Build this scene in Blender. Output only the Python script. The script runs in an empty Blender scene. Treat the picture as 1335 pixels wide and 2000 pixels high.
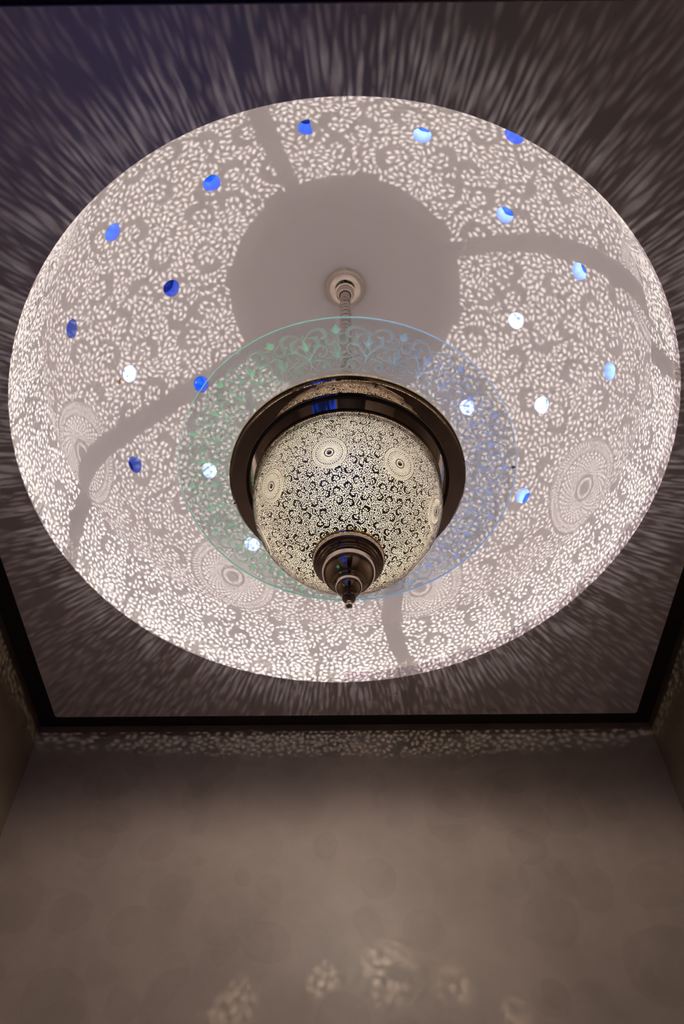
import bpy, bmesh, math, random
import numpy as np
from mathutils import Vector, Matrix
from mathutils.geometry import delaunay_2d_cdt

random.seed(7)
rng = np.random.default_rng(7)
PI = math.pi
SC = bpy.context.scene
COL = SC.collection

# ------------------------------------------------------------------ measures
# plan unit: 1 = height of the ceiling above the lens; U metres each
U = 2.2
EYE = 1.25
def W(x, y, z): return Vector((x * U, y * U, EYE + z * U))
AX, AY = 0.0035, 0.640                   # axis of the lamp and of the dome
CX, CY, CR = -0.003, 0.640, 0.4866       # round opening in the ceiling
PX0, PX1, PY0, PY1 = -0.562, 0.556, 0.064, 1.2200   # ceiling panel
WX0, WX1, WY0, WY1 = -0.613, 0.603, -0.05, 1.285    # walls
FLOOR = -EYE / U

# ------------------------------------------------------------------ camera
F_PX, PITCH, ROLL, YAW = 1551.0, 0.9372, -0.0023, 0.0071
cp, sp = math.cos(PITCH), math.sin(PITCH)
Fv, Uv, Rv = Vector((0, cp, sp)), Vector((0, -sp, cp)), Vector((1, 0, 0))
c_, s_ = math.cos(ROLL), math.sin(ROLL)
Rv, Uv = c_ * Rv + s_ * Uv, -s_ * Rv + c_ * Uv
Mz = Matrix.Rotation(YAW, 3, 'Z')
Rv, Uv, Fv = Mz @ Rv, Mz @ Uv, Mz @ Fv
cam = bpy.data.cameras.new('camera')
cam.sensor_fit = 'VERTICAL'; cam.sensor_height = 36.0
cam.lens = F_PX / 2000 * 36.0
cam.clip_start = 0.01
camo = bpy.data.objects.new('camera', cam); COL.objects.link(camo)
camo.matrix_world = Matrix.Translation((0, 0, EYE)) @ Matrix((Rv, Uv, -Fv)).transposed().to_4x4()
SC.camera = camo
def px_ray(px, py):
    return Fv * F_PX + Rv * (px - 667.5) + Uv * (1000 - py)

# ------------------------------------------------------------------ light / exposure
SC.view_settings.view_transform = 'Standard'
SC.view_settings.look = 'None'
SC.view_settings.exposure = 0.0
SC.view_settings.gamma = 1.0
SC.view_settings.use_curve_mapping = False
SC.cycles.sample_clamp_indirect = 3.3
SC.cycles.caustics_reflective = False
SC.cycles.caustics_refractive = False
SC.cycles.max_bounces = 12
SC.cycles.diffuse_bounces = 7
SC.cycles.transparent_max_bounces = 16
SC.cycles.use_denoising = True
wd = bpy.data.worlds.new('dusk'); SC.world = wd; wd.use_nodes = True
wd.node_tree.nodes['Background'].inputs['Color'].default_value = (0.05, 0.12, 0.5, 1)
wd.node_tree.nodes['Background'].inputs['Strength'].default_value = 0.3

UP_BULB, UP_W = 0.945, 64.0             # bulb above the hidden baffle plate
LO_BULB = 0.872              # bulb below it
BOWL_E = 3.3                             # opal bowl inside the lower globe
WARM = (1.0, 0.86, 0.74)
def point(name, loc, power, color, radius):
    l = bpy.data.lights.new(name, 'POINT'); l.energy = power; l.color = color
    l.shadow_soft_size = radius
    o = bpy.data.objects.new(name, l); COL.objects.link(o); o.location = loc
    return o
point('upper_bulb_light', W(AX, AY, UP_BULB + .004), UP_W, (1.0, 0.925, 0.87), 0.0014)
point('upper_fill_light', W(AX, AY, UP_BULB + .006), 42.0, (1.0, 0.915, 0.87), 0.030)  # added soft fill to lift the dome between the leaf spots
def spot(name, loc, power, color, radius, size, blend, aim):
    l = bpy.data.lights.new(name, 'SPOT'); l.energy = power; l.color = color; l.shadow_soft_size = radius
    l.spot_size = math.radians(size); l.spot_blend = blend
    o = bpy.data.objects.new(name, l); COL.objects.link(o); o.location = loc
    o.rotation_euler = Vector(aim).to_track_quat('-Z', 'Y').to_euler()
    return o
LO_W = 46.0
spot('lower_bulb_light', W(AX, AY, LO_BULB), LO_W, WARM, 0.0016, 168, .05, (0, 0, 1))
for _a, _e, _s in ((85, -25.6, 9), (94, -26.5, 5), (105.5, -28.2, 7.5), (76.5, -26.4, 5.5), (69.5, -28.3, 4)):   # added spots for the bright patches low on the wall
    _a, _e = math.radians(_a), math.radians(_e)
    spot('patch_light', W(AX, AY, LO_BULB), 95.0, (1.0, .84, .62), 0.0022, _s, 1.0, (math.cos(_a) * math.cos(_e), math.sin(_a) * math.cos(_e), math.sin(_e)))
DOWN_W = 235.0                           # frosted reflector lamp in the bowl, throwing down and out
sl = bpy.data.lights.new('downlight', 'SPOT'); sl.energy = DOWN_W; sl.color = (1.0, .86, .74)
sl.spot_size = math.radians(180); sl.spot_blend = .24; sl.shadow_soft_size = .045
so = bpy.data.objects.new('downlight', sl); COL.objects.link(so); so.location = W(AX, AY, .911)

# ------------------------------------------------------------------ materials
def mat(name):
    m = bpy.data.materials.new(name); m.use_nodes = True
    nt = m.node_tree; b = nt.nodes['Principled BSDF']
    return m, nt, b
def setc(b, k, v): b.inputs[k].default_value = v
def simple(name, col, rough=.5, metal=0.0, emit=None, es=0.0, noise=0.0, nscale=8.0, bump=0.0, bscale=60.0):
    m, nt, b = mat(name)
    setc(b, 'Base Color', (*col, 1)); setc(b, 'Roughness', rough); setc(b, 'Metallic', metal)
    if noise or bump:
        tc = nt.nodes.new('ShaderNodeTexCoord')
    if noise:
        n = nt.nodes.new('ShaderNodeTexNoise'); n.inputs['Scale'].default_value = nscale
        n.inputs['Detail'].default_value = 5
        r = nt.nodes.new('ShaderNodeMix'); r.data_type = 'RGBA'
        r.inputs['A'].default_value = (*[c * (1 - noise) for c in col], 1)
        r.inputs['B'].default_value = (*[min(1, c * (1 + noise)) for c in col], 1)
        nt.links.new(tc.outputs['Object'], n.inputs['Vector'])
        nt.links.new(n.outputs['Fac'], r.inputs['Factor'])
        nt.links.new(r.outputs['Result'], b.inputs['Base Color'])
    if bump:
        n2 = nt.nodes.new('ShaderNodeTexNoise'); n2.inputs['Scale'].default_value = bscale
        bp = nt.nodes.new('ShaderNodeBump'); bp.inputs['Strength'].default_value = bump
        bp.inputs['Distance'].default_value = .01
        nt.links.new(tc.outputs['Object'], n2.inputs['Vector'])
        nt.links.new(n2.outputs['Fac'], bp.inputs['Height'])
        nt.links.new(bp.outputs['Normal'], b.inputs['Normal'])
    if emit:
        setc(b, 'Emission Color', (*emit, 1)); setc(b, 'Emission Strength', es)
    return m

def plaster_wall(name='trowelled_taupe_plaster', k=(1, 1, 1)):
    m, nt, b = mat(name)
    L = nt.links.new
    tc = nt.nodes.new('ShaderNodeTexCoord')
    def trowel(scale, off):
        mp = nt.nodes.new('ShaderNodeMapping'); mp.inputs['Location'].default_value = off
        L(tc.outputs['Object'], mp.inputs['Vector'])
        ns = nt.nodes.new('ShaderNodeTexNoise'); ns.inputs['Scale'].default_value = 1.5
        ad = nt.nodes.new('ShaderNodeMix'); ad.data_type = 'RGBA'; ad.blend_type = 'LINEAR_LIGHT'
        ad.inputs['Factor'].default_value = .12
        L(mp.outputs['Vector'], ns.inputs['Vector'])
        L(mp.outputs['Vector'], ad.inputs['A']); L(ns.outputs['Color'], ad.inputs['B'])
        v = nt.nodes.new('ShaderNodeTexVoronoi'); v.inputs['Scale'].default_value = scale
        L(ad.outputs['Result'], v.inputs['Vector'])
        # fan-shaped strokes: rounded discs of a trowel, each a shade of its own
        r = nt.nodes.new('ShaderNodeValToRGB')
        r.color_ramp.elements[0].position = .43; r.color_ramp.elements[0].color = (1, 1, 1, 1)
        r.color_ramp.elements[1].position = .45; r.color_ramp.elements[1].color = (0, 0, 0, 1)
        L(v.outputs['Distance'], r.inputs['Fac'])
        s = nt.nodes.new('ShaderNodeSeparateColor'); L(v.outputs['Color'], s.inputs['Color'])
        mu = nt.nodes.new('ShaderNodeMath'); mu.operation = 'MULTIPLY'
        L(r.outputs['Color'], mu.inputs[0]); L(s.outputs['Red'], mu.inputs[1])
        return mu.outputs[0]
    a = trowel(4.2, (0, 0, 0)); c = trowel(5.5, (3.3, 1.7, 2.1)); d = trowel(3.1, (7.3, 4.4, .2))
    s1 = nt.nodes.new('ShaderNodeMath'); s1.operation = 'ADD'; L(a, s1.inputs[0]); L(c, s1.inputs[1])
    s2 = nt.nodes.new('ShaderNodeMath'); s2.operation = 'ADD'; L(s1.outputs[0], s2.inputs[0]); L(d, s2.inputs[1])
    n = nt.nodes.new('ShaderNodeTexNoise'); n.inputs['Scale'].default_value = 2.2; n.inputs['Detail'].default_value = 8
    n.inputs['Roughness'].default_value = .62
    L(tc.outputs['Object'], n.inputs['Vector'])
    s3 = nt.nodes.new('ShaderNodeMath'); s3.operation = 'MULTIPLY_ADD'; s3.inputs[1].default_value = -.10
    L(s2.outputs[0], s3.inputs[0]); L(n.outputs['Fac'], s3.inputs[2])
    r = nt.nodes.new('ShaderNodeValToRGB')
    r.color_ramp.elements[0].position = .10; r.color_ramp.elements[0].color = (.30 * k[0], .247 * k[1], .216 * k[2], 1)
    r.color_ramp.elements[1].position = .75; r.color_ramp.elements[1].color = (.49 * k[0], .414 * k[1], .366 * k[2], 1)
    L(s3.outputs[0], r.inputs['Fac']); L(r.outputs['Color'], b.inputs['Base Color'])
    setc(b, 'Roughness', .42); setc(b, 'Specular IOR Level', .35)
    bp = nt.nodes.new('ShaderNodeBump'); bp.inputs['Strength'].default_value = .18; bp.inputs['Distance'].default_value = .006
    L(s3.outputs[0], bp.inputs['Height']); L(bp.outputs['Normal'], b.inputs['Normal'])
    return m

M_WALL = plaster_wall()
M_SIDE = plaster_wall('trowelled_plaster_darker', (.62, .58, .47))  # the wall plaster with its colours multiplied darker and browner
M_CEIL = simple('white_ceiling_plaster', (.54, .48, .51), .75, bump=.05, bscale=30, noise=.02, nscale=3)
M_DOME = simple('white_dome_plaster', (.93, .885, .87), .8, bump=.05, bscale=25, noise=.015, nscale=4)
M_GAP = simple('shade_dark_recess', (.050, .038, .036), .9, noise=.2)  # near-black colour stands in for the shade inside the gap
M_FLOOR = simple('dark_stone_floor', (.13, .09, .075), .45, noise=.25, nscale=2)
M_BRONZE = simple('polished_dark_bronze', (.62, .50, .43), .05, 1.0, bump=.015, bscale=14)
M_PIERCED = simple('pierced_bronze_sheet', (.48, .39, .32), .20, 1.0)
M_GOLD = simple('polished_brass', (1.0, .86, .58), .08, 1.0)
M_NICKEL = simple('polished_nickel', (.66, .58, .49), .07, 1.0, bump=.03, bscale=14)
M_ROD = simple('satin_nickel_beads', (.40, .35, .31), .30, 1.0)
M_PLATE = simple('black_hidden_baffle', (.02, .018, .015), .7)
M_INNER = simple('blackened_inside_face', (.045, .036, .025), .8)
M_OPAL = simple('lit_opal_glass', (.0, .0, .0), 1.0, emit=(1.0, .85, .61), es=BOWL_E)
M_OPAL.node_tree.nodes['Principled BSDF'].inputs['Specular IOR Level'].default_value = 0
_nt = M_OPAL.node_tree                   # opal film lets part of the lamp's light straight through
_mx = _nt.nodes.new('ShaderNodeMixShader'); _mx.inputs['Fac'].default_value = .50
_tr = _nt.nodes.new('ShaderNodeBsdfTransparent'); _tr.inputs['Color'].default_value = (1, .98, .95, 1)
_nt.links.new(_tr.outputs[0], _mx.inputs[1]); _nt.links.new(_nt.nodes['Principled BSDF'].outputs[0], _mx.inputs[2])
_nt.links.new(_mx.outputs[0], _nt.nodes['Material Output'].inputs['Surface'])
M_CLIP = simple('dark_steel', (.22, .22, .22), .35, 1.0)
M_CLEAR = simple('clear_plastic_button', (.36, .37, .35), .25)
M_CHIP = simple('rust_brown_plaster_stain', (.42, .25, .13), .9, noise=.4, nscale=90)
M_DARKSLAB = simple('dark_reflection_slab', (.012, .010, .010), .4)
M_GREENLIT = simple('green_glow_pane', (.02, .1, .07), .3, emit=(.05, .32, .22), es=1.0)
M_FRAME = simple('dark_reflection_frame', (.05, .045, .045), .5)

def glass_mat():
    m = bpy.data.materials.new('thin_clear_glass'); m.use_nodes = True
    nt = m.node_tree; nt.nodes.clear(); L = nt.links.new
    out = nt.nodes.new('ShaderNodeOutputMaterial')
    tr = nt.nodes.new('ShaderNodeBsdfTransparent'); tr.inputs['Color'].default_value = (.972, .985, .985, 1)
    gl = nt.nodes.new('ShaderNodeBsdfGlossy'); gl.inputs['Roughness'].default_value = .03
    di = nt.nodes.new('ShaderNodeBsdfTranslucent'); di.inputs['Color'].default_value = (.80, .90, .98, 1)
    fr = nt.nodes.new('ShaderNodeFresnel'); fr.inputs['IOR'].default_value = 1.45
    m1 = nt.nodes.new('ShaderNodeMixShader'); m1.inputs['Fac'].default_value = .085
    m2 = nt.nodes.new('ShaderNodeMixShader')
    L(tr.outputs[0], m1.inputs[1]); L(di.outputs[0], m1.inputs[2])
    L(fr.outputs[0], m2.inputs['Fac']); L(m1.outputs[0], m2.inputs[1]); L(gl.outputs[0], m2.inputs[2])
    L(m2.outputs[0], out.inputs['Surface'])
    return m
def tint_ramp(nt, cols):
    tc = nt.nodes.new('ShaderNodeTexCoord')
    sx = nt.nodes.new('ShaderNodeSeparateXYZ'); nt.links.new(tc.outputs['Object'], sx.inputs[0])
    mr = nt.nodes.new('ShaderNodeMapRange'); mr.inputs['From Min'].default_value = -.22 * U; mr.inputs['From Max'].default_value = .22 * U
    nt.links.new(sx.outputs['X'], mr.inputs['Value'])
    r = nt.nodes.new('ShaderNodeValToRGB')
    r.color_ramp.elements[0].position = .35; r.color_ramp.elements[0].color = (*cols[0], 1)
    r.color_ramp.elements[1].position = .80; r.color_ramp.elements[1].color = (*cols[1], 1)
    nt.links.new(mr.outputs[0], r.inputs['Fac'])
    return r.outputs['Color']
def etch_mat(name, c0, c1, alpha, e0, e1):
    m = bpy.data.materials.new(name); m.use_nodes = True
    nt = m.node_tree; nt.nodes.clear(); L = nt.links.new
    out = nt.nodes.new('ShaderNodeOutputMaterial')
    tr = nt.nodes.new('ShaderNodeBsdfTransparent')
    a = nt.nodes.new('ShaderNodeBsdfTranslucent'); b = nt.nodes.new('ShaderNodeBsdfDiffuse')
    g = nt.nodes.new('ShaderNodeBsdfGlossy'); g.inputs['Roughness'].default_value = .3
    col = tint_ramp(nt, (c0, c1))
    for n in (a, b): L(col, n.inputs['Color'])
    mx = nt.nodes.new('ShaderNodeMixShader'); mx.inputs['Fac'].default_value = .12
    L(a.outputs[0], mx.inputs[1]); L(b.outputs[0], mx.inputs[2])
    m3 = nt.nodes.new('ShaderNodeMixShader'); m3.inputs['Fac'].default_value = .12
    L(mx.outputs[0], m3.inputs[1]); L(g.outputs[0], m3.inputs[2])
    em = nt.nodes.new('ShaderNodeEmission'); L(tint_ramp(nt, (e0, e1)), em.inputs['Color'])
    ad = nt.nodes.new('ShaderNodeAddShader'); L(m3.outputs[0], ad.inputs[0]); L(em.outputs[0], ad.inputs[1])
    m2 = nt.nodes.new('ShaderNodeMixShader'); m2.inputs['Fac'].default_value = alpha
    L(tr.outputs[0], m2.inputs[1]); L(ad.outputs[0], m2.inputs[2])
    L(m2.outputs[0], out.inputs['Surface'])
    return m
M_GLASS = glass_mat()
M_ETCH = etch_mat('glow_tinted_etching', (.66, .95, .76), (.68, .78, 1.0), .55, (.11, .185, .125), (.12, .14, .24))  # coloured edge light put in as tint and emission, no diodes modelled
M_EDGE = etch_mat('glowing_glass_edge', (.34, .80, .62), (.42, .62, .95), .60, (.16, .28, .22), (.18, .24, .42))  # mint-to-blue glow added to the rim as emission

def pane_mat(name, c1, e1, c2, e2, mid=.5, scale=38):
    """coloured glass in a light well: two tones of film, lit by daylight behind it"""
    m, nt, b = mat(name); L = nt.links.new
    tc = nt.nodes.new('ShaderNodeTexCoord')
    n = nt.nodes.new('ShaderNodeTexNoise'); n.inputs['Scale'].default_value = scale; n.inputs['Detail'].default_value = 4
    oi = nt.nodes.new('ShaderNodeObjectInfo')
    mu = nt.nodes.new('ShaderNodeVectorMath'); mu.operation = 'ADD'
    L(tc.outputs['Object'], mu.inputs[0]); L(oi.outputs['Location'], mu.inputs[1])
    L(mu.outputs[0], n.inputs['Vector'])
    r = nt.nodes.new('ShaderNodeValToRGB')
    r.color_ramp.elements[0].position = mid - .04; r.color_ramp.elements[0].color = (*[c * e1 for c in c1], 1)
    r.color_ramp.elements[1].position = mid + .04; r.color_ramp.elements[1].color = (*[c * e2 for c in c2], 1)
    L(n.outputs['Fac'], r.inputs['Fac']); L(r.outputs['Color'], b.inputs['Emission Color'])
    setc(b, 'Base Color', (.02, .03, .12, 1)); setc(b, 'Emission Strength', 1.0); setc(b, 'Roughness', .3)
    return m
PANE = {
    'azure': pane_mat('azure_glass', (.0, .10, .80), .9, (.02, .16, 1.0), 1.0, .52),
    'navy': pane_mat('navy_glass', (.0, .004, .05), 1, (.0, .03, .45), 1, .62, 60),
    'white': pane_mat('pale_blue_glass', (.18, .34, 1.0), .9, (.74, .82, 1.0), 1.25, .38),
}
M_BLUELIT = pane_mat('blue_glow_pane', (.0, .01, .10), .5, (.01, .09, 1.0), 1.0, .55, 5)
M_TUBE_PALE = simple('white_washed_light_well', (.84, .87, .95), .8, noise=.08, nscale=60)
M_TUBE = simple('blue_glow_light_well', (.40, .50, .86), .8, noise=.15, nscale=60)  # blue light on the tube walls put into their colour

# ------------------------------------------------------------------ object helpers
def add_mesh(name, verts, faces, m, parent=None, smooth=False, loc=None):
    me = bpy.data.meshes.new(name)
    if loc is not None:
        verts = [tuple(Vector(v) - Vector(loc)) for v in verts]
    me.from_pydata([tuple(v) for v in verts], [], faces); me.update()
    me.materials.append(m)
    if smooth:
        me.polygons.foreach_set('use_smooth', [True] * len(me.polygons))
    o = bpy.data.objects.new(name, me); COL.objects.link(o)
    if parent is not None:
        o.parent = parent
        if loc is not None: o.location = Vector(loc) - parent_world(parent)
        else: o.location = -parent_world(parent)
    elif loc is not None: o.location = loc
    return o
def parent_world(p):
    v = Vector((0, 0, 0))
    while p is not None:
        v = v + Vector(p.location); p = p.parent
    return v
def empty(name, loc, label, cat, group=None):
    o = bpy.data.objects.new(name, None); COL.objects.link(o); o.location = loc
    o.empty_display_size = .05
    o['label'] = label; o['category'] = cat
    if group: o['group'] = group
    return o
def struct(o): o['kind'] = 'structure'; return o
def box_vf(x0, x1, y0, y1, z0, z1):
    v = [(x0, y0, z0), (x1, y0, z0), (x1, y1, z0), (x0, y1, z0), (x0, y0, z1), (x1, y0, z1), (x1, y1, z1), (x0, y1, z1)]
    f = [(0, 3, 2, 1), (4, 5, 6, 7), (0, 1, 5, 4), (1, 2, 6, 5), (2, 3, 7, 6), (3, 0, 4, 7)]
    return v, f
def box_w(name, x0, x1, y0, y1, z0, z1, m, parent=None):
    v, f = box_vf(x0, x1, y0, y1, z0, z1)
    return add_mesh(name, [W(*p) for p in v], f, m, parent)
def lathe_vf(prof, n=96, cx=AX, cy=AY, close=False):
    v, f = [], []
    for r, z in prof:
        for i in range(n):
            a = 2 * PI * i / n
            v.append(W(cx + r * math.cos(a), cy + r * math.sin(a), z))
    k = len(prof)
    for j in range(k if close else k - 1):
        j2 = (j + 1) % k
        for i in range(n):
            i2 = (i + 1) % n
            f.append((j * n + i, j * n + i2, j2 * n + i2, j2 * n + i))
    return v, f
def lathe(name, prof, m, parent=None, n=96, close=False, smooth=True, sharp=35):
    v, f = lathe_vf(prof, n, close=close)
    o = add_mesh(name, v, f, m, parent, smooth)
    if smooth:
        me = o.data
        bm = bmesh.new(); bm.from_mesh(me)
        bmesh.ops.remove_doubles(bm, verts=bm.verts, dist=1e-6)
        bmesh.ops.recalc_face_normals(bm, faces=bm.faces)
        for e in bm.edges:
            if len(e.link_faces) == 2 and e.calc_face_angle(0) > math.radians(sharp): e.smooth = False
        bm.to_mesh(me); bm.free()
    return o

# ------------------------------------------------------------------ the room
T = .05
struct(box_w('floor', WX0 - T, WX1 + T, WY0 - T, WY1 + T, FLOOR - T, FLOOR, M_FLOOR))
TOPZ = 1.030
struct(box_w('wall_front', WX0 - T, WX1 + T, WY1, WY1 + T, FLOOR, TOPZ + .7, M_WALL))
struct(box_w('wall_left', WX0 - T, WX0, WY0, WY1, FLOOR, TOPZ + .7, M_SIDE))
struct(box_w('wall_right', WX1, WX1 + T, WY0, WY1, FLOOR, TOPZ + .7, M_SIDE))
struct(box_w('wall_back', WX0 - T, WX1 + T, WY0 - T, WY0, FLOOR, TOPZ + .7, M_WALL))
# shadow gap above the hung ceiling: closed all round by a strip coloured as dark as its shade
def ring_rect(z0, z1, x0, x1, y0, y1, X0, X1, Y0, Y1):
    v, f = [], []
    for a in ((x0, x1, Y0, y0), (x0, x1, y1, Y1), (X0, x0, Y0, Y1), (x1, X1, Y0, Y1)):
        bv, bf = box_vf(a[0], a[1], a[2], a[3], z0, z1)
        k = len(v); v += bv; f += [tuple(i + k for i in q) for q in bf]
    return v, f
v, f = ring_rect(TOPZ, TOPZ + .012, PX0 + .03, PX1 - .03, PY0 + .03, PY1 - .03, WX0, WX1, WY0, WY1)
struct(add_mesh('shade_strip_1', [W(*p) for p in v], f, M_GAP))

# ceiling panel with the round opening (slightly out of true, as plastered)
def rim_r(a):
    return CR - .0005 * math.sin(a) - .0004 * math.cos(2 * a) - .0047 * math.sin(2 * a)
def cdt(verts, edges, faces, otype=0):
    def area(fc): return sum(verts[a][0] * verts[b][1] - verts[b][0] * verts[a][1] for a, b in zip(fc, fc[1:] + fc[:1]))
    faces = [fc if area(fc) > 0 else fc[::-1] for fc in faces]     # the triangulation wants them counter-clockwise
    r = delaunay_2d_cdt([Vector(p) for p in verts], edges, faces, otype, 1e-9, True)
    return r[0], r[2], r[5]
NR = 256
rimxy = [(CX + rim_r(2 * PI * i / NR) * math.cos(2 * PI * i / NR), CY + rim_r(2 * PI * i / NR) * math.sin(2 * PI * i / NR)) for i in range(NR)]
def rrect(x0, x1, y0, y1, r, n=6):
    p = []
    for cx, cy, a0 in ((x1 - r, y1 - r, 0), (x0 + r, y1 - r, 90), (x0 + r, y0 + r, 180), (x1 - r, y0 + r, 270)):
        for i in range(n + 1):
            a = math.radians(a0 + 90 * i / n); p.append((cx + r * math.cos(a), cy + r * math.sin(a)))
    return p
outer = rrect(PX0, PX1, PY0, PY1, .006)
pv = outer + rimxy
no = len(outer)
vv, ff, of = cdt(pv, [], [list(range(no)), list(range(no, no + NR))])
keep = [list(fc) for fc, o in zip(ff, of) if 0 in o and 1 not in o]
nb = len(vv)
V = [W(p[0], p[1], 1.0) for p in vv] + [W(p[0], p[1], 1.024) for p in vv]
Fc = [tuple(reversed(k)) for k in keep] + [tuple(i + nb for i in k) for k in keep]
ecount = {}
for k in keep:
    for a, b in zip(k, k[1:] + k[:1]): ecount[(a, b)] = 1
for (a, b) in ecount:
    if (b, a) not in ecount: Fc.append((a, b, b + nb, a + nb))
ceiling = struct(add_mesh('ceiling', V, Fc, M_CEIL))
bv = ceiling.modifiers.new('soft_edge', 'BEVEL'); bv.width = .003; bv.segments = 2; bv.limit_method = 'ANGLE'; bv.angle_limit = 1.0

# ------------------------------------------------------------------ dome
ZC, RD, BH, ZD = 1.296, .523, .411, 1.146
def dome_R(z):
    if z <= ZD: return CR
    return RD * math.sqrt(max(0.0, 1 - ((z - ZC) / BH) ** 2))
def dome_hit(px, py, z0=1.01):
    d = px_ray(px, py)
    z = 1.706
    while z > z0:
        x, y = d.x / d.z * z - AX, d.y / d.z * z - AY
        if math.hypot(x, y) <= dome_R(z): return x, y, z
        z -= .0004
    return None
# holes: pixel in the photo -> place on the plaster.  kind of glass, power of the added light, words for the label
HOLES = [
    (600, 249, 'navy', .9, (.10, .30, 1), 'blue light well high in the dome, near side, left of the two above the lamp'),
    (824, 264, 'azure', 2.4, (.60, .70, 1), 'pale blue light well near the top rim, right of the two above the lamp'),
    (1003, 266, 'azure', .9, (.10, .25, 1), 'blue light well cut off by the upper right rim of the ceiling opening'),
    (414, 358, 'azure', .8, (.12, .30, 1), 'bright blue light well at upper left, second from the near side'),
    (985, 420, 'azure', 2.3, (.55, .64, 1), 'periwinkle light well with a peeling deep blue pane at upper right'),
    (220, 454, 'navy', 1.1, (.16, .35, 1), 'speckled mid blue light well close to the upper left rim'),
    (1130, 530, 'azure', 2.5, (.60, .68, 1), 'pale blue light well with blue crescent, upper right near the rim'),
    (335, 563, 'navy', .35, (.10, .22, 1), 'dark blue light well left of the rod with a black crescent'),
    (140, 642, 'navy', .14, (.10, .20, .9), 'darkest navy light well, leftmost of all at the left rim'),
    (1007, 626, 'white', 3.2, (.65, .75, 1), 'white glowing light well right of the rod with a blue-streaked rim'),
    (1190, 725, 'azure', 2.5, (.55, .66, 1), 'periwinkle light well furthest right, beside the right rim'),
    (253, 730, 'white', 2.0, (.55, .66, 1), 'plain pale lilac light well beside a small brown stain'),
    (393, 750, 'azure', .5, (.16, .26, .9), 'blue light well half behind the left edge of the glass disc'),
    (1057, 791, 'white', 3.2, (.62, .73, 1), 'round white light well just right of the glass disc'),
    (912, 795, 'white', 5.0, (.66, .76, 1), 'brightest white light well seen through the right side of the etched glass'),
    (264, 907, 'navy', .16, (.14, .18, .8), 'dim navy light well at left between two projected medallions'),
    (409, 919, 'white', 3.6, (.60, .70, 1), 'pale glowing light well seen through the left side of the etched glass'),
    (1020, 968, 'azure', 2.4, (.55, .64, 1), 'pale blue light well touching the lower right edge of the glass'),
    (492, 1063, 'white', 4.5, (.55, .66, 1), 'small bright light well seen through the glass at lower left of the globe'),
]
HR, TL = .0178, .027
holes = []
for px, py, kind, pw, lc, label in HOLES:
    h = dome_hit(px, py)
    if h is None: continue
    holes.append((h, kind, pw, lc, label))
def conf_table(prof_R, z0, z1, n=4000):
    zs = np.linspace(z0, z1, n)
    Rs = np.array([prof_R(z) for z in zs])
    ds = np.hypot(np.diff(zs), np.diff(Rs))
    w = np.concatenate([[0], np.cumsum(ds / np.maximum(.5 * (Rs[1:] + Rs[:-1]), 1e-5))])
    return zs, Rs, w
ZTOP = ZC + BH * .99985
zs_d, Rs_d, w_d = conf_table(dome_R, ZD, ZTOP)
def dome_pt(th, w, off=0.0):
    z = float(np.interp(w, w_d, zs_d)); R = dome_R(z)
    return W(AX + R * math.cos(th), AY + R * math.sin(th), z)
def ang(t): return (t + PI) % (2 * PI) - PI
SEAM = math.radians(-100)     # the meridian where the net is cut, clear of holes
gv, gf = [], []
NTH = 180; wmax = float(w_d[-1])
rows = [0.0]
while rows[-1] < wmax: rows.append(rows[-1] + 2 * PI / NTH)
rows[-1] = wmax
hc = []
for (x, y, z), *_ in holes:
    th = (math.atan2(y, x) - SEAM) % (2 * PI); w = float(np.interp(z, zs_d, w_d)); R = dome_R(z)
    hc.append((th, w, HR / R))
idx = {}
faces_in = []
for j, w in enumerate(rows):
    for i in range(NTH + 1):
        t = 2 * PI * i / NTH
        if any(math.hypot(t - a, w - b) < c * 1.15 for a, b, c in hc) and 0 < j < len(rows) - 1 and 0 < i < NTH: continue
        gv.append((t, w)); idx[(j, i)] = len(gv) - 1
nb_outer = [idx[(0, i)] for i in range(NTH + 1)] + [idx[(j, NTH)] for j in range(1, len(rows))] + \
    [idx[(len(rows) - 1, i)] for i in range(NTH - 1, -1, -1)] + [idx[(j, 0)] for j in range(len(rows) - 2, 0, -1)]
faces_in.append(nb_outer)
for a, b, c in hc:
    k = len(gv)
    for i in range(28):
        q = 2 * PI * i / 28; rr = c * (1 + .03 * math.sin(3 * q + a * 5))
        gv.append((a + rr * math.cos(q), b + rr * math.sin(q)))
    faces_in.append(list(range(k, k + 28)))
vv, ff, of = cdt(gv, [], faces_in)
V = [dome_pt(p[0] + SEAM, min(max(p[1], 0), wmax)) for p in vv]
Fk = [tuple(fc) for fc, o in zip(ff, of) if o == [0]]
# drum below the dome, following the rim of the opening
k0 = len(V); ND = 256
for j, z in enumerate((1.002, 1.05, 1.10, ZD)):
    for i in range(ND):
        a = 2 * PI * i / ND; t = j / 3
        R = rim_r(a) * (1 - t) + CR * t
        x, y = CX * (1 - t) + AX * t, CY * (1 - t) + AY * t
        V.append(W(x + R * math.cos(a), y + R * math.sin(a), z))
for j in range(3):
    for i in range(ND):
        i2 = (i + 1) % ND
        Fk.append((k0 + j * ND + i, k0 + j * ND + i2, k0 + (j + 1) * ND + i2, k0 + (j + 1) * ND + i))
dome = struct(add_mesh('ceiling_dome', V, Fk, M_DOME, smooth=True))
bm = bmesh.new(); bm.from_mesh(dome.data)
bmesh.ops.remove_doubles(bm, verts=bm.verts, dist=.0006)
bmesh.ops.recalc_face_normals(bm, faces=bm.faces)
for e in bm.edges:
    if len(e.link_faces) == 2:
        zz = [(v.co.z - EYE) / U for v in e.verts]
        if abs(zz[0] - ZD) < .003 and abs(zz[1] - ZD) < .003: e.smooth = False
bm.to_mesh(dome.data); bm.free()
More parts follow.
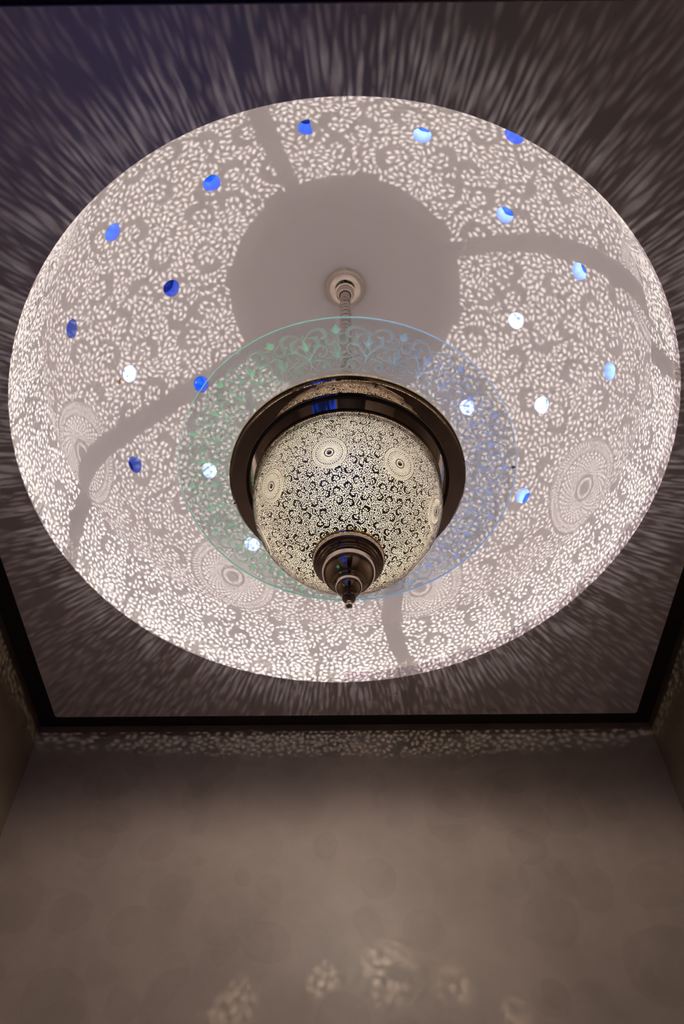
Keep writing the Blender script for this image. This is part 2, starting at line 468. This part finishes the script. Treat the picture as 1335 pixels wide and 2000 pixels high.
# masonry round the drum and dome keeps the outside out
v, f = lathe_vf([(CR + .012, 1.024), (CR + .05, 1.10), (.60, 1.20), (.60, 1.55), (.40, 1.76), (.001, 1.80)], 64)
struct(add_mesh('ceiling_masonry', v, f, M_GAP))

# light wells: a tube through the masonry, a coloured pane at its outer end, a small light added inside to brighten its walls
def mesh_frame(h):
    x, y, z = h
    R = dome_R(z)
    n = Vector((x / RD ** 2, y / RD ** 2, (z - ZC) / BH ** 2)); n.normalize()     # outward
    t1 = Vector((-y, x, 0)).normalized(); t2 = n.cross(t1)
    return n, t1, t2
for h, kind, pw, lc, label in holes:
    x, y, z = h
    base = W(AX + x, AY + y, z)
    n, t1, t2 = mesh_frame(h)
    g = empty('skylight', base, label, 'light well', 'blue light wells in the dome')
    V, Fq = [], []
    N = 28
    for dd, rr in ((-.0006, 1.0), (.004, 1.0), (.012, 1.01), (.024, 1.0), (TL, .98)):
        for i in range(N):
            q = 2 * PI * i / N
            wob = 1 + .03 * math.sin(3 * q + x * 40) + (.03 * math.sin(7 * q + y * 30) if dd > .01 else 0)
            V.append(base + U * (n * dd + HR * rr * wob * 1.02 * (t1 * math.cos(q) + t2 * math.sin(q))))
    for j in range(4):
        for i in range(N):
            i2 = (i + 1) % N
            Fq.append((j * N + i, (j + 1) * N + i, (j + 1) * N + i2, j * N + i2))
    # fold the mouth of the tube down flush with the plaster
    tb = add_mesh('tube', V, Fq, M_TUBE_PALE if kind == 'white' else M_TUBE, g, True, loc=base)
    pv, pf = [], []
    for dd in (TL - .0005, TL + .004):
        for i in range(N):
            q = 2 * PI * i / N
            pv.append(base + U * (n * dd + HR * 1.06 * (t1 * math.cos(q) + t2 * math.sin(q))))
    pf = [tuple(range(N - 1, -1, -1)), tuple(range(N, 2 * N))] + [(i, (i + 1) % N, N + (i + 1) % N, N + i) for i in range(N)]
    add_mesh('glass_pane', pv, pf, PANE[kind], g, loc=base)
    lamp = point('tube_fill_light', base + U * n * (TL - .006), pw * .06, lc, .004)  # added fill light that brightens the tube walls

# ------------------------------------------------------------------ pendant lamp
PC = .0026 * 1.0
lamp = empty('pendant_lamp', W(AX, AY, 1.7), 'large pierced metal pendant lamp with etched glass disc hanging from the dome', 'lamp')
M_COLS = {}

# --- pierced sheets -------------------------------------------------------
def leaf_poly(L, Wd, sk=0.0):
    # pointed leaf, long axis on +a
    return [(-L / 2, 0), (-L * .22, Wd * (.46 + sk * .4)), (L * (.14 + sk), Wd * .42), (L / 2, sk * Wd), (L * (.20 - sk), -Wd * .42), (-L * .22, -Wd * (.46 - sk * .4))]
def wave(w): return .035 * np.sin(w * 13.0) + .012 * np.sin(w * 31 + 1)
def sector_pattern(R_of_w, wlo, whi, dth, med, LEAF, WEB, seed):
    """leaf holes in one half sector (0..dth), in conformal coordinates; returns polygons"""
    rg = np.random.default_rng(seed)
    res = .0010
    nx, ny = int((dth + .12) / res) + 1, int((whi - wlo) / res) + 1
    tx = -.06 + (np.arange(nx) + .5) * res; wy = wlo + (np.arange(ny) + .5) * res
    RR = np.array([R_of_w(w) for w in wy])[None, :].repeat(nx, 0)
    TX, WY = np.meshgrid(tx, wy, indexing='ij')
    # distance to free area in metric units kept as boolean occupancy
    occ = np.zeros((nx, ny), bool)
    edge = WEB * .50
    wv = wave(WY)
    occ |= (TX - wv) * RR < edge; occ |= (dth + wv - TX) * RR < edge
    occ |= (WY - wlo) * RR < WEB; occ |= (whi - WY) * RR < WEB
    mw, mr = med
    MC = dth / 2
    occ |= np.hypot(TX - MC, WY - mw) < (mr + WEB * .8 / R_of_w(mw))
    polys = []
    def try_leaf(t, w, L, Wd, a, pad=WEB, shape=None):
        R = R_of_w(w)
        L = L * rg.uniform(.86, 1.16); Wd = Wd * rg.uniform(.82, 1.22); sk = rg.uniform(-.10, .16)
        ca, sa = math.cos(a), math.sin(a)
        hl = (L / 2 + pad) / R
        i0, i1 = int((t + .06 - hl) / res), int((t + .06 + hl) / res) + 1
        j0, j1 = int((w - wlo - hl) / res), int((w - wlo + hl) / res) + 1
        if i0 < 0 or j0 < 0 or i1 > nx or j1 > ny: return False
        X = (TX[i0:i1, j0:j1] - t) * R; Y = (WY[i0:i1, j0:j1] - w) * R
        A = X * ca + Y * sa; B = -X * sa + Y * ca
        body = (A / (L / 2 + pad * .25)) ** 2 + (B / (Wd / 2 + pad * .25)) ** 2 < 1
        if (occ[i0:i1, j0:j1] & body).any(): return False
        occ[i0:i1, j0:j1] |= (A / (L / 2 + pad * .62)) ** 2 + (B / (Wd / 2 + pad * .62)) ** 2 < 1
        P = leaf_poly(L, Wd, sk)
        polys.append([(t + (p * ca - q * sa) / R, w + (p * sa + q * ca) / R) for p, q in P])
        return True
    def block(t, w, r):
        R = R_of_w(w); occ[:] |= (np.hypot(TX - t, WY - w) * R < r)
    LW = LEAF * .44
    centres = []
    # scrolls: a solid comma-shaped stem with leaves on both its sides
    ns = int(dth * (whi - wlo) / (LEAF / R_of_w(mw)) ** 2 / 75) + 3
    for _ in range(ns * 30):
        if len([c for c in centres if c[3] == 's']) >= ns: break
        t, w = rg.uniform(.02, dth - .02), rg.uniform(wlo + .03, whi - .03); R = R_of_w(w)
        if math.hypot(t - MC, w - mw) < mr + LEAF * 1.5 / R: continue
        if any(math.hypot(t - c[0], w - c[1]) < (c[2] + LEAF * 2.4) / R for c in centres): continue
        centres.append((t, w, LEAF * 2.2, 's'))
        a0 = rg.uniform(0, 2 * PI); sg = rg.choice([-1, 1])
        pts = []
        for k in range(40):
            u = k / 39; ph = a0 + sg * u * 4.6; r = LEAF * (.55 + 2.1 * u)
            x, y = t + r * math.cos(ph) / R, w + r * math.sin(ph) / R
            wd = LEAF * (.10 + .36 * math.sin(PI * min(1, u * 1.15)) ** 1.5)
            block(x, y, wd); pts.append((x, y, ph + sg * (PI / 2 - .5)))
        for k in range(3, 40, 3):
            x, y, tg = pts[k]
            for sd in (-1, 1):
                na = tg + sd * PI / 2
                o_ = LEAF * .66
                try_leaf(x + math.cos(na) * o_ / R, y + math.sin(na) * o_ / R, LEAF * .85, LW, tg + sd * .75)
    # rosettes: solid boss, petals round it
    nr = ns * 2
    for _ in range(nr * 30):
        if len([c for c in centres if c[3] == 'r']) >= nr: break
        t, w = rg.uniform(.01, dth - .01), rg.uniform(wlo + .02, whi - .02); R = R_of_w(w)
        if math.hypot(t - MC, w - mw) < mr + LEAF * 1.2 / R: continue
        if any(math.hypot(t - c[0], w - c[1]) < (c[2] + LEAF * 1.5) / R for c in centres): continue
        centres.append((t, w, LEAF * 1.5, 'r'))
        block(t, w, LEAF * .46)
        a0 = rg.uniform(0, PI)
        for ring, n_, rr in ((0, 8, .95), (1, 13, 1.95)):
            for k in range(n_):
                a = a0 + 2 * PI * k / n_ + ring * .2
                try_leaf(t + math.cos(a) * rr * LEAF / R, w + math.sin(a) * rr * LEAF / R, LEAF * .85, LW * .95, a + (0 if ring == 0 else .5))
    # fill, large leaves first, orientation drifting smoothly
    ph = rg.uniform(0, 6, 4)
    def field(t, w):
        return 2.2 * math.sin(t * 21 + ph[0] + 2 * math.sin(w * 9 + ph[1])) + 2.0 * math.sin(w * 17 + ph[2] + t * 8)
    for L, tries, rnd in ((LEAF, 18000, .45), (LEAF * .80, 22000, .8), (LEAF * .60, 24000, 1.2), (LEAF * .44, 20000, 1.5)):
        fi, fj = np.nonzero(~occ)
        if len(fi) == 0: break
        pick = rg.integers(0, len(fi), tries)
        for q in pick:
            if occ[fi[q], fj[q]]: continue
            t, w = tx[fi[q]], wy[fj[q]]
            a = field(t, w) + rg.normal(0, rnd)
            wd = LW * (1 if L == LEAF else .92 if L > LEAF * .6 else .9)
            if not try_leaf(t, w, L, wd, a): try_leaf(t, w, L, wd * .9, a + PI / 2)
    return polys
def medallion_holes(R0):
    """holes of one medallion in local metric polar coordinates, radius R0"""
    H = []
    n = 34
    # inner ring of slots
    for k in range(24):
        a = 2 * PI * k / 24
        H.append([(R0 * r * math.cos(a + d), R0 * r * math.sin(a + d)) for r, d in ((.15, -.05), (.225, -.065), (.225, .065), (.15, .05))])
    # crossed spirals leave rounded lozenges
    rad = [.29 * (1.1105 ** i) for i in range(10)]
    for i in range(9):
        r0, r1 = rad[i], rad[i + 1]; rm = (r0 + r1) / 2 * 1.0; hr = (r1 - r0) * .43
        for k in range(n):
            a = 2 * PI * (k + .5 * (i % 2)) / n
            ha = PI / n * .62
            H.append([(R0 * (rm + hr * math.sin(q)) * math.cos(a + ha * math.cos(q)), R0 * (rm + hr * math.sin(q)) * math.sin(a + ha * math.cos(q))) for q in [2 * PI * s / 6 for s in range(6)]])
    # outer band: two rings of fine slanted slots
    m = 80
    for r0, r1, sl in ((.775, .865, 1), (.885, .975, -1)):
        for k in range(m):
            a = 2 * PI * k / m; d = PI / m * .38; s = sl * .035
            H.append([(R0 * r * math.cos(a + e), R0 * r * math.sin(a + e)) for r, e in ((r0, -d), (r1, -d + s), (r1, d + s), (r0, d))])
    return H
def pierced_shell(name, prof_R, z0, z1, med_z, med_ang0, R0, LEAF, WEB, seed, parent):
    zs, Rs, ws = conf_table(prof_R, z0, z1)
    whi = float(ws[-1])
    R_of_w = lambda w: float(np.interp(w, ws, Rs))
    z_of_w = lambda w: float(np.interp(w, ws, zs))
    NS = 8; dth = 2 * PI / NS
    mw = float(np.interp(med_z, zs, ws) if z1 > z0 else np.interp(-med_z, -zs, ws))
    mr = R0 / R_of_w(mw)
    polys = sector_pattern(R_of_w, 0.0, whi, dth, (mw, mr), LEAF, WEB, seed)
    gv, fi = [], []
    # boundary with the half circle of the medallion cut away
    bd = []
    st = .03
    st = .02
    ny = int(whi / st) + 1; nx = int(dth / st) + 1
    ws_ = [whi * j / ny for j in range(ny + 1)]
    for i in range(nx): bd.append((float(wave(0)) + dth * i / nx, 0))
    for w in ws_[:-1]: bd.append((dth + float(wave(w)), w))
    for i in range(nx): bd.append((float(wave(whi)) + dth * (1 - i / nx), whi))
    for w in ws_[:0:-1]: bd.append((float(wave(w)), w))
    gv += bd; fi.append(list(range(len(bd))))
    polys.append([(dth / 2 + mr * math.cos(2 * PI * s / 64), mw + mr * math.sin(2 * PI * s / 64)) for s in range(64)])
    for p in polys:
        k = len(gv); gv += p; fi.append(list(range(k, k + len(p))))
    vv, ff, of = cdt(gv, [], fi)
    tris = [fc for fc, o in zip(ff, of) if o == [0]]
    P = np.array([(p[0], p[1]) for p in vv])
    Rp = np.interp(P[:, 1], ws, Rs); Zp = np.interp(P[:, 1], ws, zs)
    V = []; Fc = []
    a0 = math.radians(med_ang0)
    flip = z1 < z0
    for sct in range(NS):
        for mir in (1,):
            th = a0 + 2 * PI * sct / NS + P[:, 0] - dth / 2
            k = len(V)
            X = (AX + Rp * np.cos(th)) * U; Y = (AY + Rp * np.sin(th)) * U; Z = EYE + Zp * U
            V += list(zip(X.tolist(), Y.tolist(), Z.tolist()))
            if (mir == 1) != flip: Fc += [tuple(k + i for i in t) for t in tris]
            else: Fc += [tuple(k + i for i in reversed(t)) for t in tris]
    sh = add_mesh(name, V, Fc, M_PIERCED, parent, True)
    sh.data.materials.append(M_INNER)
    so = sh.modifiers.new('sheet', 'SOLIDIFY'); so.material_offset = 1; so.material_offset_rim = 1; so.thickness = .0005; so.offset = -1
    # medallions
    H = medallion_holes(1.0)
    mv = [(math.cos(2 * PI * i / 96), math.sin(2 * PI * i / 96)) for i in range(96)]
    g2 = list(mv); f2 = [list(range(96))]
    for p in H:
        k = len(g2); g2 += p; f2.append(list(range(k, k + len(p))))
    v2, ff2, of2 = cdt(g2, [], f2)
    t2 = [fc for fc, o in zip(ff2, of2) if o == [0]]
    P2 = np.array([(p[0], p[1]) for p in v2]) * mr
    md = None
    mR = R_of_w(mw)
    base = W(AX + mR * math.cos(a0), AY + mR * math.sin(a0), med_z)
    w_ = mw + P2[:, 1]; Rq = np.interp(w_, ws, Rs) + .0004; Zq = np.interp(w_, ws, zs)
    th = P2[:, 0]
    # medallion modelled about the lamp axis, one mesh shared by the eight
    Vm = [Vector((r * math.cos(t) * U, r * math.sin(t) * U, (z - 1.0) * U)) for r, t, z in zip(Rq.tolist(), th.tolist(), Zq.tolist())]
    me = bpy.data.meshes.new('medallion')
    me.from_pydata([tuple(v) for v in Vm], [], [tuple(t) if not flip else tuple(reversed(t)) for t in t2]); me.materials.append(M_PIERCED); me.materials.append(M_INNER)
    me.polygons.foreach_set('use_smooth', [True] * len(me.polygons))
    for sct in range(NS):
        o = bpy.data.objects.new('medallion', me); COL.objects.link(o); o.parent = sh
        o.location = W(AX, AY, 1.0) - parent_world(sh)
        o.rotation_euler = (0, 0, a0 + 2 * PI * sct / NS)
        s2 = o.modifiers.new('sheet', 'SOLIDIFY'); s2.material_offset = 1; s2.material_offset_rim = 1; s2.thickness = .0005; s2.offset = -1
    return sh

ZN = .918                                    # neck of the lower globe
def low_R(z):
    return .131 * math.sqrt(max(0, 1 - ((z - .895) / .1277) ** 2)) if z < .895 else .131 * math.sqrt(1 - ((z - .895) / .16) ** 2)
def up_R(z):
    return .131 * math.sqrt(max(0, 1 - ((z - .962) / .1330) ** 2)) if z > .962 else .131
low_shell = pierced_shell('lower_globe', low_R, ZN, .7745, .839, -101.3, .0226, .0025, .00042, 11, lamp)
up_shell = pierced_shell('upper_shade', up_R, .9600, 1.088, 1.022, -107.3, .0212, .0029, .00042, 5, lamp)

# --- ring, hidden baffle plate, cap, bowl ----------------------------------------------
ring = lathe('rim_ring', [(.1275, .9168), (.1300, .9160), (.1322, .9168), (.1325, .9208), (.1442, .9374), (.1446, .9371), (.1450, .9375),
                          (.1640, .9377), (.1652, .9375), (.1668, .9390), (.1668, .9408), (.1640, .9411), (.1450, .9408), (.1325, .9300), (.1305, .9220)],
             M_BRONZE, lamp, 160, close=True, sharp=10)
lathe('gilt_band', [(.1660, .9420), (.1684, .9421), (.1689, .9428), (.1689, .9478), (.1680, .9486), (.1640, .9486), (.1640, .9425)], M_GOLD, lamp, 160, close=True)
lathe('hidden_baffle_plate', [(.0005, .9322), (.1440, .9322), (.1440, .9400), (.0005, .9400)], M_PLATE, lamp, 96, close=True, smooth=False)  # hidden baffle, added to keep the light of the two bulbs apart
lathe('upper_collar', [(.1650, .9412), (.1340, .9412), (.1325, .9420), (.1325, .9608), (.1298, .9608), (.1300, .9412)], M_BRONZE, lamp, 128)
lathe('top_cap', [(.0480, 1.0862), (.0480, 1.0895), (.0440, 1.0960), (.0260, 1.1040), (.0180, 1.1080), (.0150, 1.1200), (.0100, 1.1240)], M_BRONZE, lamp, 64)
# four curved arms inside the upper shade
for azd in (-110, -18.5, 74, 155):
    V = []; Fq = []
    for k in range(17):
        t = k / 16
        z = .952 + t * (1.084 - .952); R = up_R(z) - .006; a = math.radians(azd) + .10 * math.sin(t * PI * 1.3)
        c = W(AX + R * math.cos(a), AY + R * math.sin(a), z)
        tg = Vector((-math.sin(a), math.cos(a), 0)); rd = Vector((math.cos(a), math.sin(a), 0))
        wd = U * (.0030 + .0016 * math.sin(t * PI)); dp = U * .0012
        for s1, s2 in ((-1, -1), (1, -1), (1, 1), (-1, 1)): V.append(c + tg * wd * s1 + rd * dp * s2)
    for k in range(16):
        for s in range(4): Fq.append((4 * k + s, 4 * k + (s + 1) % 4, 4 * k + 4 + (s + 1) % 4, 4 * k + 4 + s))
    Fq += [(3, 2, 1, 0), (64, 65, 66, 67)]
    add_mesh('arm', V, Fq, M_BRONZE, up_shell)
# opal bowl, open above
bowl = []
def bowl_R(z): return .1265 * math.sqrt(max(0, 1 - ((z - .897) / .1240) ** 2)) if z < .897 else .1265 - (z - .897) * .12
BV, BF = [], []
nz, na = 40, 180
zz = [.9150 - (.9150 - .7790) * (j / nz) ** .8 for j in range(nz + 1)]
for z in zz:
    for i in range(na):
        a = 2 * PI * i / na; r = bowl_R(z)
        BV.append(W(AX + r * math.cos(a), AY + r * math.sin(a), z))
for j in range(nz):
    for i in range(na):
        i2 = (i + 1) % na
        BF.append((j * na + i, (j + 1) * na + i, (j + 1) * na + i2, j * na + i2))
add_mesh('opal_diffuser', BV, BF, M_OPAL, lamp, True)

# --- finial ----------------------------------------------------------------
def arc(r0, z0, r1, z1, bulge, n=10):
    """curved profile from one radius/height to the next, bulging outward"""
    out = []
    dx, dz = r1 - r0, z1 - z0; L = math.hypot(dx, dz); nx, nz_ = -dz / L, dx / L
    if nx < 0: nx, nz_ = -nx, -nz_
    for k in range(n + 1):
        t = k / n; b = bulge * L * 4 * t * (1 - t) / 1.0
        out.append((r0 + dx * t + nx * b, z0 + dz * t + nz_ * b))
    return out
fin = lathe('finial', [(.0400, .7790), (.0436, .7755), (.0448, .7690), (.0452, .7640), (.0440, .7610), (.0405, .7600), (.0398, .7575), (.0375, .7572),
                       (.0368, .7548), (.0350, .7545), (.0345, .7530)] + arc(.0338, .7512, .0125, .7235, .19, 14) + [(.0110, .7230)], M_BRONZE, lamp, 128)
lathe('finial_band', [(.0442, .7775), (.0456, .7765), (.0458, .7725), (.0448, .7712), (.0438, .7740)], M_GOLD, fin, 128, close=True)
lathe('flat_band', [(.0352, .7530), (.0352, .7514), (.0332, .7512), (.0330, .7530)], M_NICKEL, fin, 96, close=True)
lo = lathe('finial_bulb', [(.0120, .7300), (.0190, .7292), (.0203, .7278), (.0204, .7262), (.0190, .7245), (.0172, .7238), (.0166, .7226)] +
           arc(.0163, .7220, .0048, .7060, .20, 12) + [(.0068, .7054), (.0072, .7046), (.0060, .7040), (.0058, .7030), (.0036, .7026), (.0034, .7010), (.0056, .7003), (.0066, .6998),
           (.0080, .6990), (.0084, .6978), (.0080, .6966), (.0066, .6960), (.0064, .6950), (.0050, .6946), (.0048, .6938), (.0030, .6934), (.0028, .6900),
           (.0038, .6886), (.0043, .6866), (.0040, .6846), (.0026, .6832), (.0002, .6828)], M_BRONZE, fin, 96)
lathe('bulb_band', [(.0196, .7292), (.0207, .7284), (.0208, .7268), (.0198, .7264)], M_GOLD, lo, 96, close=True)
lathe('lower_flat_band', [(.0170, .7236), (.0171, .7226), (.0160, .7222), (.0158, .7232)], M_NICKEL, lo, 96, close=True)

# --- canopy and beaded rod --------------------------------------------------
can = lathe('ceiling_canopy', [(.0395, 1.7075), (.0435, 1.7060), (.0445, 1.7020), (.0432, 1.6990), (.0405, 1.6960)] + arc(.0400, 1.6955, .0215, 1.6800, .12, 8) +
            [(.0222, 1.6790), (.0222, 1.6770), (.0195, 1.6755), (.0190, 1.6700), (.0160, 1.6660), (.0150, 1.6600), (.0135, 1.6590), (.0125, 1.6600), (.0125, 1.6700)], M_NICKEL, lamp, 96)
prof = []
z = 1.672; k = 0
while z > 1.122:
    h = .0155 if k % 3 else .0215
    rr = .0112 if k % 3 else .0120
    for t in np.linspace(0, 1, 9)[:-1]:
        prof.append((rr * (.66 + .34 * math.sin(PI * t) ** .6), z - h * t))
    z -= h; k += 1
prof.append((.0095, z))
lathe('beaded_rod', prof, M_ROD, lamp, 40, sharp=60)

# --- glass disc ---------------------------------------------------------------
GZ, G0, G1, GT = .9570, .1600, .2428, .0030
gc = W(AX, AY, GZ)
def ring_local(prof, m, name, parent, n=256, smooth=False):
    v, f = lathe_vf(prof, n, close=True)
    return add_mesh(name, v, f, m, parent, smooth, loc=gc)
gd = ring_local([(G0, GZ), (G1 - .0003, GZ), (G1 - .0003, GZ + GT), (G0, GZ + GT)], M_GLASS, 'glass_disc', lamp)
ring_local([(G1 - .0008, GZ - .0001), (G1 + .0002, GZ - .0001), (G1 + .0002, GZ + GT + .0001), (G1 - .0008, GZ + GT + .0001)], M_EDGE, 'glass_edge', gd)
# etched scrollwork, 16 repeats, each mirrored about its palmette
def crop(x, y):
    R = .171 + (x - 270) / 830 * .0626
    a = (y - 720) / (400 + (x - 270) / 830 * 75) * (PI / 16)
    return R, a
def spline(P, n=7):
    out = []
    Q = [P[0]] + P + [P[-1]]
    for i in range(1, len(Q) - 2):
        p0, p1, p2, p3 = [np.array(q, float) for q in Q[i - 1:i + 3]]
        for t in np.linspace(0, 1, n, endpoint=False):
            out.append(.5 * ((2 * p1) + (-p0 + p2) * t + (2 * p0 - 5 * p1 + 4 * p2 - p3) * t * t + (-p0 + 3 * p1 - 3 * p2 + p3) * t ** 3))
    out.append(np.array(P[-1], float)); return out
# (points, start width, mid width, end width) in photo-crop units
STROKES = [
    ([(285, 720), (290, 790), (330, 850), (400, 875), (452, 905), (476, 960), (452, 1012), (365, 1048)], 16, 34, 8),
    ([(272, 862), (280, 930), (325, 968), (375, 962), (388, 925), (362, 898), (332, 912)], 8, 20, 12),
    ([(470, 985), (500, 1030), (478, 1078), (448, 1068)], 30, 22, 10),
    ([(262, 985), (310, 1060), (390, 1122), (450, 1140), (530, 1128), (610, 1092), (690, 1042), (742, 990), (762, 930), (735, 885), (680, 866), (612, 872), (562, 905), (548, 955), (572, 990), (606, 978)], 10, 26, 16),
    ([(760, 950), (748, 1000), (715, 1030)], 50, 40, 14),
    ([(660, 925), (700, 912), (735, 935)], 20, 16, 12),
    ([(760, 985), (830, 985), (895, 1005), (925, 1055), (932, 1110)], 46, 42, 10),
    ([(880, 1010), (925, 1000), (945, 985)], 30, 20, 6),
    ([(780, 1010), (775, 1045), (765, 1052)], 24, 18, 10),
    ([(912, 1158), (1000, 1110), (1052, 1035), (1056, 955), (1012, 893), (945, 873), (885, 893), (876, 928), (900, 935)], 8, 44, 12),
    ([(945, 722), (1000, 748), (1032, 795)], 20, 46, 10),
    ([(945, 720), (1010, 720), (1106, 720)], 16, 62, 4),
    ([(872, 732), (806, 748), (766, 800), (790, 852), (846, 862), (876, 832)], 10, 44, 14),
    ([(820, 800), (828, 832)], 16, 12, 8),
    ([(880, 735), (935, 768), (962, 850)], 12, 30, 10),
    ([(505, 728), (600, 738), (680, 762), (770, 722)], 16, 30, 6),
    ([(505, 726), (610, 712), (690, 700), (770, 722)], 10, 14, 6),
    ([(510, 745), (580, 790), (635, 832)], 18, 44, 6),
    ([(350, 742), (430, 748), (510, 740)], 6, 12, 14),
    ([(345, 805), (430, 775), (492, 778), (512, 830), (510, 885), (540, 935)], 6, 24, 14),
    ([(520, 1142), (610, 1185), (720, 1172), (780, 1162)], 8, 14, 16),
    ([(700, 1175), (790, 1176), (905, 1185)], 18, 56, 5),
    ([(760, 1170), (790, 1120), (832, 1082)], 20, 42, 12),
    ([(735, 1150), (710, 1130)], 30, 22, 8),
    ([(905, 1190), (940, 1150), (1002, 1197)], 8, 14, 10),
    ([(235, 1128), (270, 1082)], 10, 20, 8),
    ([(480, 1140), (540, 1060), (590, 1058)], 10, 18, 8),
]
DOTS = [(348, 935, 20), (606, 975, 22), (608, 1096, 22), (662, 1058, 24), (878, 908, 20), (540, 1140, 16), (560, 1175, 20)]
SCL = .0626 / 830
EV, EF = [], []
def put(pts3):
    k = len(EV); EV.extend(pts3); return k
for rep in range(16):
    aP = math.radians(-3.5 + 22.5 * rep)
    for mir in (1, -1):
        def P3(x, y, dz=0.0):
            R, a = crop(x, y); a = aP + mir * a
            return W(AX + R * math.cos(a), AY + R * math.sin(a), GZ - .0002 - dz)
        for pts, w0, w1, w2 in STROKES:
            S = spline(pts, 6); n = len(S)
            row = []
            for i, p in enumerate(S):
                t = i / (n - 1)
                d = S[min(i + 1, n - 1)] - S[max(i - 1, 0)]; d = d / (np.hypot(*d) + 1e-9)
                nn = np.array([-d[1], d[0]])
                wd = (w0 * (1 - t) + w2 * t) + (w1 - (w0 + w2) / 2) * math.sin(PI * t) ** 1.3
                wd = max(9, wd * 1.45) * .5
                k = put([P3(*(p + nn * wd)), P3(*p, dz=.0007), P3(*(p - nn * wd))])
                row.append(k)
            for a, b in zip(row, row[1:]):
                EF.append((a, b, b + 1, a + 1)); EF.append((a + 1, b + 1, b + 2, a + 2))
        for x, y, r in DOTS:
            k = put([P3(x, y, .0009)] + [P3(x + r * math.cos(2 * PI * i / 12), y + r * math.sin(2 * PI * i / 12)) for i in range(12)])
            for i in range(12): EF.append((k, k + 1 + i, k + 1 + (i + 1) % 12))
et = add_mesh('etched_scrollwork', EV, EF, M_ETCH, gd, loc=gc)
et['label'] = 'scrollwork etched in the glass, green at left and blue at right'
# small fittings
def blob(name, az, R, z, sx, sy, sz, m, parent):
    v, f = [], []
    a = math.radians(az); c = W(AX + R * math.cos(a), AY + R * math.sin(a), z)
    er, etn = Vector((math.cos(a), math.sin(a), 0)), Vector((-math.sin(a), math.cos(a), 0))
    n, m_ = 12, 7
    for j in range(m_ + 1):
        ph = PI * j / m_
        for i in range(n):
            q = 2 * PI * i / n
            v.append(c + U * (er * sx * math.sin(ph) * math.cos(q) + etn * sy * math.sin(ph) * math.sin(q) + Vector((0, 0, 1)) * sz * math.cos(ph)))
    for j in range(m_):
        for i in range(n): f.append((j * n + i, (j + 1) * n + i, (j + 1) * n + (i + 1) % n, j * n + (i + 1) % n))
    return add_mesh(name, v, f, m, parent, True)
blob('button', -3.5, .2386, GZ - .0004, .0032, .0021, .0010, M_CLEAR, gd)
blob('screw', -102.8, .1676, .9392, .0012, .0034, .0012, M_CLIP, ring)
blob('screw', 168.9, .1672, .9388, .0020, .0014, .0014, M_CLIP, ring)
blob('screw', -12.6, .1674, .9388, .0020, .0014, .0014, M_CLIP, ring)
# glass carriers between the ring and the disc
for az in (30, 120, 210, 300):
    blob('glass_support', az, .1640, .9515, .0030, .0030, .0060, M_GOLD, ring)

# ------------------------------------------------------------------ small brown stain on the dome
h = dome_hit(233, 744)
n, t1, t2 = mesh_frame(h)
b0 = W(AX + h[0], AY + h[1], h[2])
V, Fq = [], []
for (a, b), (c, d), wd in (((-.005, .0), (.004, .002), .0010), ((.001, -.005), (.002, .006), .0012), ((-.004, -.004), (-.001, .001), .0008)):
    p, q = np.array([a, b]), np.array([c, d]); dd = (q - p) / np.hypot(*(q - p)); nn = np.array([-dd[1], dd[0]]) * wd
    k = len(V)
    for pt in (p - nn, q - nn * .4, q + nn * .4, p + nn):
        for lift in (-.0002, -.0012):
            V.append(b0 + U * (t1 * pt[0] + t2 * pt[1] + n * lift))
    for i in range(4):
        i2 = (i + 1) % 4; Fq.append((k + 2 * i, k + 2 * i2, k + 2 * i2 + 1, k + 2 * i + 1))
    Fq += [(k, k + 2, k + 4, k + 6), (k + 1, k + 7, k + 5, k + 3)]
ch = add_mesh('plaster_chip', V, Fq, M_CHIP, loc=b0)
ch['label'] = 'tiny rust-brown flake on the dome beside the lilac light well'; ch['category'] = 'plaster flake'

# ------------------------------------------------------------------ behind the camera
# added glowing panes and a dark slab, there only for reflections in the bronze
struct(box_w('reflection_slab_1', -.09, .19, WY0 + .0005, WY0 + .008, FLOOR, .88, M_DARKSLAB))
struct(box_w('reflection_pane_1', -.38, -.11, WY0 + .0005, WY0 + .006, .56, .86, M_BLUELIT))
struct(box_w('reflection_pane_3', -.30, -.12, WY0 + .0005, WY0 + .006, .08, .50, M_BLUELIT))
struct(box_w('reflection_pane_2', WX0 + .0005, WX0 + .006, .10, .30, -.05, .30, M_GREENLIT))
